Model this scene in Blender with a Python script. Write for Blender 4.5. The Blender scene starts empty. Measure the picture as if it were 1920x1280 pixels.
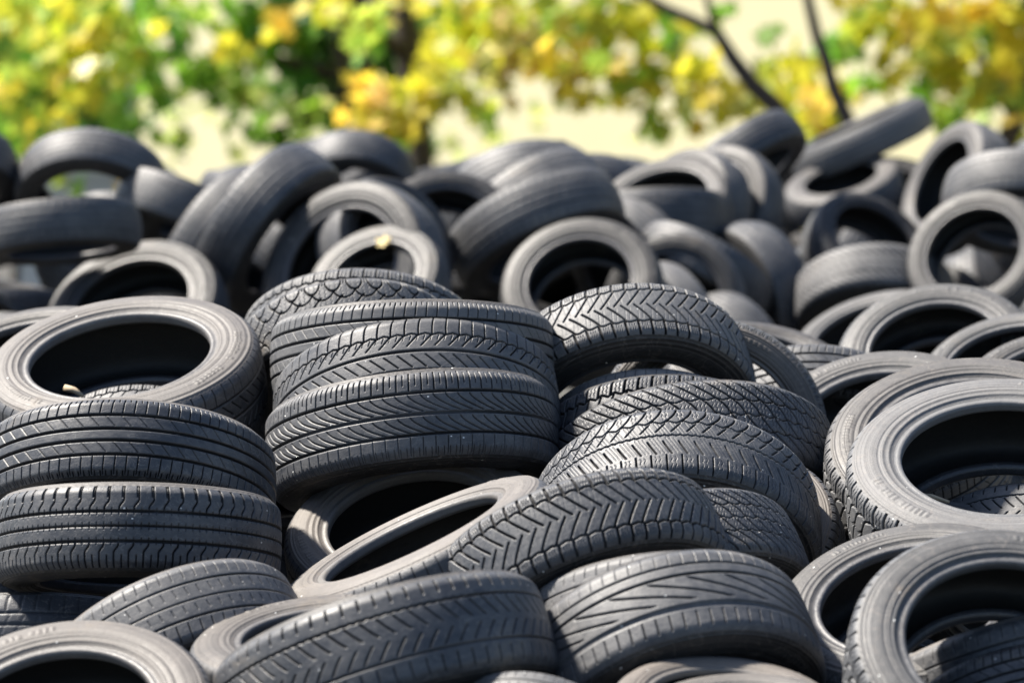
import bpy, math, random
import numpy as np
from mathutils import Vector, Matrix

scene = bpy.context.scene
COL = scene.collection
rad = math.radians

# ------------------------------------------------------------------ camera
cam_d = bpy.data.cameras.new("camera")
cam = bpy.data.objects.new("camera", cam_d)
COL.objects.link(cam)
cam.location = (0, 0, 2.6)
cam.rotation_euler = (rad(90 - 6), 0, 0)
cam_d.sensor_width = 36
cam_d.lens = 135
cam_d.clip_end = 500
cam_d.dof.use_dof = True
cam_d.dof.focus_distance = 8.4
cam_d.dof.aperture_fstop = 2.8
cam_d.dof.aperture_blades = 0
scene.camera = cam

# ------------------------------------------------------------------ light
SUN_TO = Vector((-0.52, 0.23, 0.82)).normalized()      # from the left, a little behind the tyres
world = bpy.data.worlds.new("World")
scene.world = world
world.use_nodes = True
wn = world.node_tree.nodes
bg = wn["Background"]
sky = wn.new("ShaderNodeTexSky")
sky.sky_type = 'NISHITA'
sky.sun_disc = False
sky.sun_elevation = math.asin(SUN_TO.z)
sky.sun_rotation = math.atan2(SUN_TO.x, SUN_TO.y)
world.node_tree.links.new(sky.outputs[0], bg.inputs[0])
bg.inputs[1].default_value = 0.062
sun_d = bpy.data.lights.new("sun", 'SUN')
sun_d.energy = 4.5
sun_d.angle = rad(5)
sun_d.color = (1.0, 0.93, 0.83)
sun = bpy.data.objects.new("sun", sun_d)
COL.objects.link(sun)
sun.rotation_euler = SUN_TO.to_track_quat('Z', 'Y').to_euler()
scene.view_settings.view_transform = 'Standard'
scene.view_settings.look = 'None'
scene.view_settings.exposure = 1.6
scene.view_settings.gamma = 1.0
scene.cycles.use_denoising = True
scene.cycles.max_bounces = 6
scene.cycles.transparent_max_bounces = 4
scene.cycles.caustics_reflective = False
scene.cycles.caustics_refractive = False

# ------------------------------------------------------------------ helpers
def tag(o, label=None, cat=None, group=None, kind=None):
    if label: o["label"] = label
    if cat: o["category"] = cat
    if group: o["group"] = group
    if kind: o["kind"] = kind
    return o

def mesh_np(name, verts, quads, smooth=True):
    me = bpy.data.meshes.new(name)
    verts = np.ascontiguousarray(verts, np.float32)
    quads = np.ascontiguousarray(quads, np.int32)
    n = quads.shape[1]
    me.vertices.add(len(verts)); me.vertices.foreach_set("co", verts.ravel())
    me.loops.add(quads.size); me.loops.foreach_set("vertex_index", quads.ravel())
    me.polygons.add(len(quads)); me.polygons.foreach_set("loop_start", np.arange(0, quads.size, n, dtype=np.int32))
    me.update(calc_edges=True)
    if smooth: me.polygons.foreach_set("use_smooth", np.ones(len(quads), bool))
    me.update()
    return me

def revolve(name, prof, nu, disp=None):
    """ring of nu steps round z; prof = rows of (r, t); disp(u[nu], rows) moves each point along the profile normal"""
    prof = np.asarray(prof, float); m = len(prof)
    u = np.arange(nu) / nu
    r = np.repeat(prof[None, :, 0], nu, 0); t = np.repeat(prof[None, :, 1], nu, 0)
    if disp is not None:
        d = np.gradient(prof, axis=0); d /= np.linalg.norm(d, axis=1)[:, None]
        nr, nt = -d[:, 1], d[:, 0]
        D = disp(u[:, None], np.arange(m)[None, :])
        r = r + D * nr[None]; t = t + D * nt[None] / 0.62
    a = (u * 2 * np.pi)[:, None]
    V = np.stack([r * np.cos(a), r * np.sin(a), t], -1).reshape(-1, 3)
    i = np.arange(nu)[:, None]; j = np.arange(m - 1)[None, :]
    i2 = (i + 1) % nu
    Q = np.stack([i * m + j, i2 * m + j, i2 * m + j + 1, i * m + j + 1], -1).reshape(-1, 4)
    return mesh_np(name, V, Q)

def link(name, me, mat, parent=None):
    o = bpy.data.objects.new(name, me)
    COL.objects.link(o)
    if mat and not me.materials: me.materials.append(mat)
    if parent: o.parent = parent
    return o

class NT:
    """tiny wrapper for building node trees"""
    def __init__(s, name):
        s.m = bpy.data.materials.new(name); s.m.use_nodes = True
        s.n = s.m.node_tree.nodes; s.l = s.m.node_tree.links
        s.b = s.n["Principled BSDF"]; s.out = s.n["Material Output"]
    def new(s, t, **k):
        x = s.n.new(t)
        for a, v in k.items(): setattr(x, a, v)
        return x
    def put(s, node, i, v):
        if isinstance(v, bpy.types.NodeSocket): s.l.new(v, node.inputs[i])
        else: node.inputs[i].default_value = v
    def math(s, op, a, b=0.0, clamp=False):
        x = s.new("ShaderNodeMath", operation=op, use_clamp=clamp)
        s.put(x, 0, a); s.put(x, 1, b); return x.outputs[0]
    def mix(s, f, a, b):
        x = s.new("ShaderNodeMix", data_type='RGBA')
        s.put(x, 0, f); s.put(x, 6, a); s.put(x, 7, b); return x.outputs[2]
    def noise(s, vec, scale, detail=4, rough=.55):
        x = s.new("ShaderNodeTexNoise")
        if vec is not None: s.l.new(vec, x.inputs["Vector"])
        x.inputs["Scale"].default_value = scale; x.inputs["Detail"].default_value = detail
        x.inputs["Roughness"].default_value = rough
        return x.outputs[0]
    def ramp(s, v, lo, hi):
        x = s.new("ShaderNodeMapRange"); s.put(x, 0, v); s.put(x, 1, lo); s.put(x, 2, hi)
        return x.outputs[0]
    def attr(s, name, typ='OBJECT'):
        return s.new("ShaderNodeAttribute", attribute_type=typ, attribute_name=name)

def rgb(*c): return (c[0], c[1], c[2], 1.0)
# ------------------------------------------------------------------ rubber
def rubber(name, base, dust, lo, hi, rough, scale, streak=False, specks=True, tread=False):
    k = NT(name)
    tc = k.new("ShaderNodeTexCoord")
    sh = k.attr("seed")
    cmb = k.new("ShaderNodeCombineXYZ"); k.l.new(sh.outputs["Fac"], cmb.inputs[0]); k.l.new(sh.outputs["Fac"], cmb.inputs[2])
    add = k.new("ShaderNodeVectorMath", operation='ADD')
    k.l.new(tc.outputs["Object"], add.inputs[0]); k.l.new(cmb.outputs[0], add.inputs[1])
    v = add.outputs[0]
    n1 = k.noise(v, scale, 6, .62)
    n2 = k.noise(v, scale * 7, 4, .6)
    n3 = k.noise(v, scale * 45, 2, .5)
    f = k.math('ADD', k.math('MULTIPLY', n1, .62), k.math('MULTIPLY', n2, .38))
    ring = None
    if streak:      # dust rubbed off in rings
        sep = k.new("ShaderNodeSeparateXYZ"); k.l.new(tc.outputs["Object"], sep.inputs[0])
        rr = k.math('SQRT', k.math('ADD', k.math('MULTIPLY', sep.outputs[0], sep.outputs[0]), k.math('MULTIPLY', sep.outputs[1], sep.outputs[1])))
        c2 = k.new("ShaderNodeCombineXYZ"); k.l.new(rr, c2.inputs[0]); k.l.new(sh.outputs["Fac"], c2.inputs[1])
        ring = k.noise(c2.outputs[0], 34, 4, .7)
        f = k.math('ADD', k.math('MULTIPLY', f, .55), k.math('MULTIPLY', ring, .45))
    d = k.attr("dust")
    f = k.math('ADD', f, k.math('SUBTRACT', d.outputs["Fac"], .5))
    f = k.ramp(f, lo, hi)
    tn = k.attr("tint")
    g_ = (dust[0] + dust[1] + dust[2]) / 3
    dcol = k.mix(tn.outputs["Fac"], rgb(*dust), rgb(g_ * .97, g_ * 1.01, g_ * 1.07))
    c = k.mix(f, rgb(*base), dcol)
    nm = k.noise(v, 1.1, 5, .65)        # patches of dried mud
    mud = k.math('MULTIPLY', k.ramp(nm, .60, .72), k.ramp(n2, .35, .6))
    c = k.mix(k.math('MULTIPLY', mud, .7), c, rgb(.150, .122, .092))
    grain = k.ramp(n3, .3, .75)
    c = k.mix(k.math('MULTIPLY', grain, .22), c, rgb(base[0] * .45, base[1] * .45, base[2] * .45))
    # thin pale scuffs and the odd speck of grit
    wv = k.new("ShaderNodeTexNoise"); wv.inputs["Scale"].default_value = scale * 2.2; wv.inputs["Detail"].default_value = 8
    wv.inputs["Distortion"].default_value = 1.6; k.l.new(v, wv.inputs["Vector"])
    scuff = k.ramp(k.math('ABSOLUTE', k.math('SUBTRACT', wv.outputs[0], .5)), .012, .0)
    c = k.mix(k.math('MULTIPLY', scuff, .35), c, rgb(dust[0] * 1.3, dust[1] * 1.3, dust[2] * 1.3))
    if specks:
        vo = k.new("ShaderNodeTexVoronoi"); vo.inputs["Scale"].default_value = 9; k.l.new(v, vo.inputs["Vector"])
        pick = k.math('LESS_THAN', vo.outputs["Distance"], .06)
        sepc = k.new("ShaderNodeSeparateColor"); k.l.new(vo.outputs["Color"], sepc.inputs[0])
        pick = k.math('MULTIPLY', pick, k.math('GREATER_THAN', sepc.outputs[0], .60))
        c = k.mix(pick, c, rgb(.75, .75, .72))
    if tread:       # groove shade painted in: cut rubber turns near black and dull
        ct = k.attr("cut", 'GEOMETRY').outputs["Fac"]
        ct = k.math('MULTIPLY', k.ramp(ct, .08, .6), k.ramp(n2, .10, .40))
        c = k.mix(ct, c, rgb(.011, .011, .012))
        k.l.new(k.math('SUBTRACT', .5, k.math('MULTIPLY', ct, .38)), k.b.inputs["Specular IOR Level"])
    k.l.new(c, k.b.inputs["Base Color"])
    r = k.math('ADD', rough - .08, k.math('MULTIPLY', n2, .2))
    r = k.math('ADD', r, k.math('MULTIPLY', f, .12))
    k.l.new(r, k.b.inputs["Roughness"])
    bp = k.new("ShaderNodeBump"); bp.inputs["Strength"].default_value = .25; bp.inputs["Distance"].default_value = .004
    ht = k.math('ADD', k.math('MULTIPLY', n3, .5), n2)
    if ring is not None: ht = k.math('ADD', ht, k.math('MULTIPLY', ring, 2.2))
    k.l.new(ht, bp.inputs["Height"]); k.l.new(bp.outputs[0], k.b.inputs["Normal"])
    return k.m

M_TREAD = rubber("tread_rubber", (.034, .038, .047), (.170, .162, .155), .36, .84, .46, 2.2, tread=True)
M_SIDE = rubber("sidewall_rubber", (.022, .022, .023), (.165, .145, .128), .34, .92, .50, 2.0, streak=True)
M_BEAD = rubber("bead_rubber", (.045, .045, .050), (.15, .14, .13), .36, .85, .36, 3.0, specks=False)
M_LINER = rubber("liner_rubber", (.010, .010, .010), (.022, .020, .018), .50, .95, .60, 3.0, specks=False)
# ------------------------------------------------------------------ ground
k = NT("asphalt")
tc = k.new("ShaderNodeTexCoord")
nn = k.noise(tc.outputs["Object"], 1.5, 6, .6)
k.put(k.b, "Base Color", k.mix(nn, rgb(.030, .030, .030), rgb(.065, .062, .058)))
k.b.inputs["Roughness"].default_value = .9
gm = bpy.data.meshes.new("ground")
gm.from_pydata([(-250, -60, 0), (250, -60, 0), (250, 400, 0), (-250, 400, 0)], [], [(0, 1, 2, 3)])
tag(link("ground", gm, k.m), kind="structure")

PIT = rad(6); FW = Vector((0, math.cos(PIT), -math.sin(PIT))); UP = Vector((0, math.sin(PIT), math.cos(PIT)))
def at(x, y, d):        # point seen at (x, y) of the 1920-wide photograph, d metres out
    return Vector((0, 0, 2.6)) + d * (FW + (x - 960) / 7200 * Vector((1, 0, 0)) - (y - 640) / 7200 * UP)

class MB:
    def __init__(s): s.v, s.f = [], []
    def box(s, a, b):
        i = len(s.v); (x0, y0, z0), (x1, y1, z1) = a, b
        s.v += [(x0, y0, z0), (x1, y0, z0), (x1, y1, z0), (x0, y1, z0), (x0, y0, z1), (x1, y0, z1), (x1, y1, z1), (x0, y1, z1)]
        s.f += [[i + q for q in f] for f in ((0, 3, 2, 1), (4, 5, 6, 7), (0, 1, 5, 4), (1, 2, 6, 5), (2, 3, 7, 6), (3, 0, 4, 7))]
        return s
    def tube(s, pts, rs, n=9):
        pts = [Vector(p) for p in pts]; i0 = len(s.v)
        for q, p in enumerate(pts):
            d = (pts[min(q + 1, len(pts) - 1)] - pts[max(q - 1, 0)]).normalized()
            a = d.orthogonal().normalized() if q == 0 else (a - d * a.dot(d)).normalized()
            b = d.cross(a); r = rs[q] if isinstance(rs, (list, tuple)) else rs
            for j in range(n):
                t = 2 * math.pi * j / n; s.v.append(p + r * (a * math.cos(t) + b * math.sin(t)))
        for q in range(len(pts) - 1):
            for j in range(n):
                A = i0 + q * n + j; B = i0 + q * n + (j + 1) % n; s.f.append([A, B, B + n, A + n])
        for q, e in ((0, -1), (len(pts) - 1, 1)):
            f = [i0 + q * n + j for j in range(n)]; s.f.append(f if e > 0 else f[::-1])
        return s
    def build(s, name, mat, parent=None, smooth=False):
        me = bpy.data.meshes.new(name); me.from_pydata([tuple(v) for v in s.v], [], s.f)
        if smooth: me.polygons.foreach_set("use_smooth", [True] * len(me.polygons))
        me.update()
        return link(name, me, mat, parent)

def paint(name, c, rough=.8, var=.08, scale=3):
    k = NT(name); tc = k.new("ShaderNodeTexCoord"); n = k.noise(tc.outputs["Object"], scale, 6, .6)
    k.put(k.b, "Base Color", k.mix(n, rgb(*[x * (1 - var) for x in c]), rgb(*[min(1, x * (1 + var)) for x in c])))
    k.b.inputs["Roughness"].default_value = rough
    return k.m
M_WALL = paint("cream_render", (.66, .61, .38), .9, .14, .5)
M_WHITE = paint("white_paint", (.80, .80, .80), .5)
M_CONC = paint("pale_concrete", (.52, .52, .51), .9, .12, 4)
M_BARK = paint("bark", (.055, .042, .032), .9, .4, 9)
M_WOOD = paint("dry_wood", (.42, .33, .22), .8, .2, 30)
M_GLASS = paint("window_glass", (.10, .12, .15), .12)
M_SOFFIT = paint("grey_soffit", (.55, .57, .60), .8)

# ------------------------------------------------------------------ building behind the trees
house = bpy.data.objects.new("building", None); COL.objects.link(house)
house.location = at(960, 300, 36) * Vector((1, 1, 0)); house.rotation_euler = (0, 0, rad(-54))
tag(house, "cream rendered building glimpsed behind the yellow and green trees", "building")
MB().box((-30, 0, 0), (30, 8, 6.2)).build("wall", M_WALL, house)
MB().box((-30.4, -.9, 6.2), (30.4, 8.6, 6.6)).build("roof", M_SOFFIT, house)
for wx in (-13.5, -8.5, 2.05, 8.5, 13.5):
    fr = MB()
    for a, b in (((wx, -.06, 2.55), (wx + 1.5, .02, 2.67)), ((wx, -.06, 3.93), (wx + 1.5, .02, 4.05)),
                 ((wx, -.055, 2.67), (wx + .1, .02, 3.93)), ((wx + 1.4, -.055, 2.67), (wx + 1.5, .02, 3.93))): fr.box(a, b)
    w_ = fr.build("window", M_WHITE, house)
    MB().box((wx + .1, -.02, 2.67), (wx + 1.4, .015, 3.93)).build("pane", M_GLASS, w_)
pp = MB().tube([at(249, 232, 31), at(250, 150, 31), at(247, -60, 31), at(246, -300, 31)], .055).build("pole", M_WHITE, None, True)
b0_ = at(249, 232, 31)
tag(pp, "thin white pole between the leaves at upper left", "pole")
pp.data.vertices.foreach_set("co", np.array([(v.co.x, v.co.y, v.co.z if v.co.z > b0_.z + .12 else 0) for v in pp.data.vertices], np.float32).ravel())
c = at(165, 350, 25.5)
cb = MB().box((c.x - .42, c.y - .3, 0), (c.x + .28, c.y + .3, 1.04)).box((c.x - .46, c.y - .35, 1.04), (c.x + .32, c.y + .35, 1.12)).build("concrete_block", M_CONC)
tag(cb, "pale grey concrete block seen through the hole of the arching tyre", "block")

# ------------------------------------------------------------------ trees
def leaf_mat():
    k = NT("leaf")
    at_ = k.attr("leaf_colour", 'GEOMETRY')
    k.l.new(at_.outputs["Color"], k.b.inputs["Base Color"]); k.b.inputs["Roughness"].default_value = .45
    tr = k.new("ShaderNodeBsdfTranslucent"); k.l.new(at_.outputs["Color"], tr.inputs[0])
    mx = k.new("ShaderNodeMixShader"); mx.inputs[0].default_value = .55
    k.l.new(k.b.outputs[0], mx.inputs[1]); k.l.new(tr.outputs[0], mx.inputs[2]); k.l.new(mx.outputs[0], k.out.inputs[0])
    return k.m
M_LEAF = leaf_mat()
PAL = dict(y=(.72, .67, .06), o=(.78, .57, .07), p=(.76, .62, .30), l=(.48, .62, .09), g=(.20, .40, .04), d=(.08, .22, .035), w=(.60, .64, .22))  # d: dark leaf green, also painting shaded crown interiors into the colour
LEAF = np.array([(0, -.5), (.10, -.28), (.42, -.36), (.36, -.06), (.52, .16), (.24, .16), (.14, .30), (0, .55), (-.14, .30), (-.24, .16), (-.52, .16), (-.36, -.06), (-.42, -.36), (-.10, -.28)])
def foliage(name, clusters, seed, parent, size=.17):
    """clusters: centre point, radii (m), number, palette letters"""
    r = np.random.default_rng(seed); V = []; C = []; n = len(LEAF)
    for (c, rx, ry, rz, num, pal) in clusters:
        ns = max(1, min(16, num // 7)); sub = r.normal(0, .5, (ns, 3)); sc = [pal[r.integers(len(pal))] for _ in range(ns)]
        for _ in range(max(2, int(num * (.46 if set(pal) & set('yopw') else .70)))):
            q = r.normal(0, .5, 3); p = np.array(c) + q * (rx, ry, rz)
            nrm = r.normal(0, 1, 3) + (-.5, -.5, .6); nrm /= np.linalg.norm(nrm)
            e1 = np.cross(nrm, r.normal(0, 1, 3)); e1 /= np.linalg.norm(e1); e2 = np.cross(nrm, e1)
            s = size * r.uniform(.65, 1.25)
            curl = r.uniform(-.25, .25)
            V.append(p + s * (LEAF[:, :1] * e1 + LEAF[:, 1:] * e2 + curl * (LEAF[:, :1] ** 2) * nrm))
            pc = sc[((sub - q) ** 2).sum(1).argmin()] if r.random() < .6 else pal[r.integers(len(pal))]
            col = np.array(PAL[pc]) * r.uniform(.75, 1.2) * (1 + r.normal(0, .06, 3))
            C.append(np.clip(col, .005, .95))
    V = np.concatenate(V); m = len(C)
    me = mesh_np(name, V, np.arange(m * n).reshape(m, n), False)
    ca = me.color_attributes.new("leaf_colour", 'FLOAT_COLOR', 'CORNER')
    ca.data.foreach_set("color", np.repeat(np.c_[np.array(C), np.ones(m)], n, 0).astype(np.float32).ravel())
    return link(name, me, M_LEAF, parent)
def tree(label, base, stems, clusters, seed, size=.17, group=None):
    """stems: list of (points, radii); clusters in photograph pixels: x, y, rx, ry, depth, number, palette"""
    root = bpy.data.objects.new("tree", None); COL.objects.link(root); root.location = base
    tag(root, label, "tree", group)
    inv = -Vector(base)
    mb = MB()
    for pts, rs in stems: mb.tube([Vector(p) + inv for p in pts], rs)
    mb.build("trunk", M_BARK, root, True)
    cl = []
    for x, y, rx, ry, d, num, pal in clusters:
        c = at(x, y, d) + inv
        cl.append((tuple(c), rx * d / 7200, .5 * (rx + ry) * d / 7200 + .15, ry * d / 7200, num, pal))
    foliage("crown", cl, seed, root, size)
    return root
def G(x, d): p = at(x, 400, d); return Vector((p.x, p.y, 0))
def up(p, h): return (p[0], p[1], h)

T_ = "trees behind the tyre heap"
# left: yellow-green maple
b = G(60, 28)
tree("dense yellow and green maple filling the upper left corner", b,
     [([b, b + Vector((.05, 0, 1.2)), b + Vector((-.05, .1, 2.6)), b + Vector((.1, .1, 4.5))], [.17, .14, .11, .05]),
      ([b + Vector((0, 0, 1.4)), at(170, 120, 25), at(230, -60, 25.2)], [.07, .045, .02]),
      ([b + Vector((0, 0, 1.6)), at(-60, 60, 25.2), at(-160, -80, 25.4)], [.07, .045, .02])],
     [(120, 70, 200, 130, 27, 520, 'ggglld'), (110, 220, 190, 110, 27.2, 420, 'gggdl'), (-40, 100, 150, 200, 26, 260, 'gly'),
      (110, 45, 75, 45, 24.6, 80, 'yyll'), (60, 110, 60, 45, 24.4, 55, 'yllg'), (150, 105, 60, 50, 24.3, 75, 'yyyy'), (215, 35, 40, 60, 24.8, 45, 'yllg'),
      (30, 150, 55, 40, 24.6, 40, 'yylo'), (140, 175, 70, 35, 24.5, 48, 'yyol'), (95, 225, 60, 40, 24.7, 40, 'yll'), (30, 40, 60, 60, 24.9, 45, 'lly'),
      (225, 120, 40, 55, 24.7, 40, 'yl'), (215, 215, 40, 40, 25.2, 34, 'gg'), (160, 215, 45, 35, 26.2, 60, 'dd'), (20, 250, 50, 50, 25.4, 40, 'gl'),
      (70, -160, 260, 150, 25.5, 420, 'gyll'), (60, -420, 230, 160, 25.6, 320, 'gyl')], 1, group=T_)
# centre left: green tree, pale leaves at its edge
b = G(640, 28)
tree("dark green leafy tree left of centre with a few yellow leaves", b,
     [([b, b + Vector((.1, 0, 1.5)), b + Vector((0, .1, 3)), b + Vector((.2, .1, 5))], [.2, .16, .12, .05]),
      ([b + Vector((0, 0, 1.6)), at(520, 110, 28), at(400, 0, 28)], [.06, .04, .015]),
      ([b + Vector((0, 0, 1.5)), at(560, 230, 27.6), at(470, 255, 27.4)], [.05, .03, .012])],
     [(620, 90, 110, 80, 28.4, 360, 'ggdd'), (700, 130, 85, 120, 28.4, 330, 'dddg'), (520, 40, 95, 50, 28, 190, 'ggdl'), (450, 100, 60, 60, 28, 80, 'ggl'),
      (600, 200, 90, 40, 27.8, 100, 'gglw'), (500, 255, 45, 12, 27.5, 26, 'gg'), (540, 215, 90, 40, 27.5, 40, 'lwg'), (720, 250, 60, 60, 28, 110, 'gdg'),
      (775, 285, 45, 60, 27, 130, 'ggd'), (700, 240, 50, 50, 27.4, 90, 'gd'), (525, 48, 26, 24, 26.8, 22, 'yo'), (432, 85, 24, 28, 26.8, 20, 'yo'), (640, 18, 45, 25, 26.8, 44, 'yyl'), (470, 115, 20, 20, 26.9, 9, 'yl'),
      (330, 40, 60, 50, 28, 46, 'ggl'), (295, 110, 50, 60, 28, 36, 'lgw'), (350, 150, 60, 40, 28, 34, 'lwg'), (420, 190, 90, 50, 28, 40, 'wlg'), (330, 270, 40, 40, 28, 14, 'wl'),
      (300, 20, 40, 40, 27.6, 26, 'ly'), (390, 140, 50, 60, 27.7, 34, 'gl'), (480, 160, 50, 40, 27.7, 34, 'gl'),
      (400, 250, 110, 60, 31, 34, 'wlw'), (330, 200, 60, 60, 31, 30, 'wgl'), (560, 220, 80, 50, 31, 40, 'wlg'), (660, 260, 60, 40, 31, 30, 'lgw'), (470, 200, 60, 30, 30, 26, 'lg'),
      (560, -130, 260, 110, 28.4, 420, 'ggd'), (600, -380, 240, 150, 28.6, 360, 'ggd')], 2, group=T_)
# middle: yellow maple, its trunk dark against the green
b = G(792, 26)
tree("yellow maple with a dark trunk, its bright branches sweeping right across the middle", b,
     [([b, at(792, 330, 26), at(786, 260, 26), at(770, 130, 26), at(756, 20, 26), at(745, -200, 26.2)], [.09, .08, .09, .10, .09, .05]),
      ([at(772, 150, 26), at(860, 110, 25.7), at(1000, 60, 25.4), at(1180, 20, 25.2)], [.06, .045, .03, .015]),
      ([at(768, 110, 26), at(720, 70, 25.8), at(690, -20, 25.8)], [.06, .05, .03]),
      ([at(780, 215, 26), at(740, 190, 25.6), at(690, 190, 25.4)], [.03, .02, .01])],
     [(690, 165, 34, 24, 24.8, 34, 'ooy'), (688, 212, 32, 28, 24.8, 38, 'yyop'), (772, 182, 45, 38, 24.6, 62, 'yyyp'), (758, 236, 48, 20, 24.6, 50, 'yyol'), (745, 195, 24, 24, 24.7, 20, 'pp'),
      (840, 95, 55, 40, 25, 70, 'yyyl'), (830, 150, 50, 40, 24.8, 56, 'yyw'), (890, 180, 55, 40, 24.7, 48, 'yww'), (905, 212, 26, 22, 24.5, 18, 'yl'),
      (880, 55, 55, 40, 25.3, 66, 'yyyl'), (960, 60, 60, 45, 25, 80, 'yylp'), (930, 120, 55, 35, 25, 56, 'ypw'), (1010, 115, 55, 40, 24.8, 62, 'pyow'), (1060, 60, 60, 45, 25, 74, 'yylp'),
      (1070, 145, 45, 30, 24.8, 34, 'pyo'), (1125, 115, 45, 38, 24.6, 60, 'yyol'), (1130, 45, 50, 45, 24.8, 66, 'yyyl'), (1190, 30, 55, 45, 25, 70, 'yyyl'), (1220, 100, 50, 50, 25, 60, 'yly'),
      (1090, 175, 40, 20, 24.7, 14, 'py'), (1200, 165, 60, 35, 25, 36, 'lgy'), (1215, 215, 50, 36, 25, 24, 'lgo'), (1088, 203, 9, 7, 24.6, 3, 'o'), (960, 15, 200, 30, 25.4, 130, 'yyyl'),
      (720, 20, 40, 30, 25.4, 26, 'olg'), (690, 70, 40, 40, 25.4, 26, 'lg'), (780, 60, 40, 60, 26.6, 60, 'dg'), (870, 20, 40, 30, 26, 30, 'gl'),
      (870, 260, 70, 40, 30, 22, 'wl'), (1000, 220, 110, 50, 31, 22, 'ww'), (1230, 240, 60, 40, 30, 20, 'lwg'), (1050, 190, 90, 20, 26, 14, 'pw'),
      (1000, -150, 330, 110, 25.4, 480, 'yyyl'), (950, -380, 280, 140, 25.6, 360, 'yl')], 3, group=T_)
# right: two thin leaning trees and a fuller one at the frame edge
b = G(1500, 23.6)
tree("thin tree whose bare dark stem bends up to the left above the dark tyre", b,
     [([b, at(1475, 230, 23.6), at(1450, 195, 23.6), at(1412, 160, 23.6), at(1375, 112, 23.6), at(1342, 58, 23.6), at(1250, 18, 23.6), at(1120, -60, 23.6)], [.085, .065, .06, .056, .048, .038, .034, .02]),
      ([at(1342, 58, 23.6), at(1325, 0, 23.6), at(1330, -200, 23.7)], [.025, .02, .01])],
     [(1300, 120, 50, 40, 24.6, 50, 'yyyl'), (1310, 178, 55, 40, 24.6, 58, 'ywo'), (1270, 60, 30, 40, 24.8, 30, 'lgy'), (1390, 195, 50, 26, 24.6, 40, 'yyw'), (1310, 245, 12, 10, 24.6, 4, 'o'),
      (1340, 60, 16, 14, 24.5, 7, 'l'), (1445, 70, 20, 20, 24.8, 14, 'gl'), (1440, 130, 20, 16, 24.8, 10, 'gl'), (1405, 205, 50, 30, 24.8, 26, 'ylw'), (1250, 200, 50, 50, 25.2, 26, 'ygw'), (1360, 20, 30, 12, 25, 8, 'g'),
      (1320, -200, 160, 120, 25.2, 150, 'yl')], 4, group=T_)
b = G(1625, 23.1)
tree("thin tree with a nearly straight dark stem rising beside the ramp-like tyre", b,
     [([b, at(1612, 268, 23.1), at(1592, 232, 23.1), at(1562, 165, 23.1), at(1548, 110, 23.1), at(1532, 70, 23.1), at(1515, 0, 23.1), at(1490, -200, 23.1)], [.07, .052, .048, .045, .042, .036, .032, .018])],
     [(1500, 130, 45, 45, 24.3, 46, 'yyyl'), (1530, 185, 50, 40, 23.7, 66, 'yyol'), (1520, 245, 45, 30, 23.8, 40, 'yyyl'), (1580, 100, 40, 40, 24.3, 36, 'glg'), (1610, 160, 40, 25, 23.8, 32, 'ygg'),
      (1450, 165, 40, 35, 24.2, 30, 'yyyl'), (1600, 60, 40, 30, 24.2, 26, 'ly'), (1470, 235, 30, 25, 24, 22, 'gy'), (1560, 220, 40, 30, 24, 28, 'gly'), (1700, 130, 14, 12, 23.8, 7, 'yo'), (1500, -220, 160, 120, 24, 150, 'yl')], 5, group=T_)
b = G(1880, 24.5)
tree("bushy maple with yellow and orange leaves at the upper right edge", b,
     [([b, at(1885, 270, 24.5), at(1900, 235, 24.5), at(1918, 205, 24.5), at(1930, 80, 24.6), at(1925, -200, 24.8)], [.1, .075, .07, .065, .055, .03]),
      ([at(1905, 230, 24.5), at(1850, 130, 24.4), at(1770, 40, 24.3), at(1690, -60, 24.3)], [.04, .03, .02, .01])],
     [(1640, 25, 55, 35, 24.2, 66, 'yyyl'), (1700, 65, 55, 45, 24.2, 76, 'yyo'), (1760, 100, 55, 45, 24, 84, 'yyol'), (1760, 30, 60, 40, 24.2, 70, 'yyol'), (1800, 165, 50, 35, 24, 56, 'yyol'),
      (1850, 60, 55, 60, 25, 110, 'ggld'), (1840, 20, 50, 30, 24.2, 50, 'yyo'), (1900, 50, 45, 50, 24.4, 60, 'yyo'), (1880, 140, 45, 30, 24, 50, 'yyol'), (1850, 180, 50, 30, 24.8, 44, 'gdo'),
      (1800, 220, 60, 25, 25, 30, 'lgy'), (1910, 190, 40, 40, 24.6, 30, 'oyg'), (1730, 175, 30, 25, 24.4, 12, 'lg'), (1660, 120, 30, 25, 24.4, 12, 'yl'), (1770, 215, 40, 25, 24.6, 18, 'gl'), (1900, 245, 40, 25, 24.8, 20, 'lyw'),
      (1820, -180, 230, 110, 24.6, 360, 'yyol'), (1850, -400, 200, 130, 24.8, 260, 'yol')], 6, group=T_)
# low greenery seen through the arching tyre
b = G(150, 24.6)
tree("small green shrub seen through the hole of the arching tyre", b, [([b, b + Vector((0, 0, .5)), at(150, 345, 24.6)], [.015, .012, .006])],
     [(150, 352, 8, 20, 24.6, 5, 'gg'), (112, 338, 10, 8, 24.6, 4, 'lg'), (234, 352, 9, 20, 24.4, 8, 'yo')], 7, .14)

# ------------------------------------------------------------------ small things on the tyres
def stick(a, b, w, label):
    a, b = Vector(a), Vector(b); m = (a + b) / 2 + Vector((0, 0, w * .6))
    o = MB().tube([a, m, b], [w, w * .9, w * .5], 6).build("wood_stick", M_WOOD, None, True)
    tag(o, label, "stick")
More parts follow.
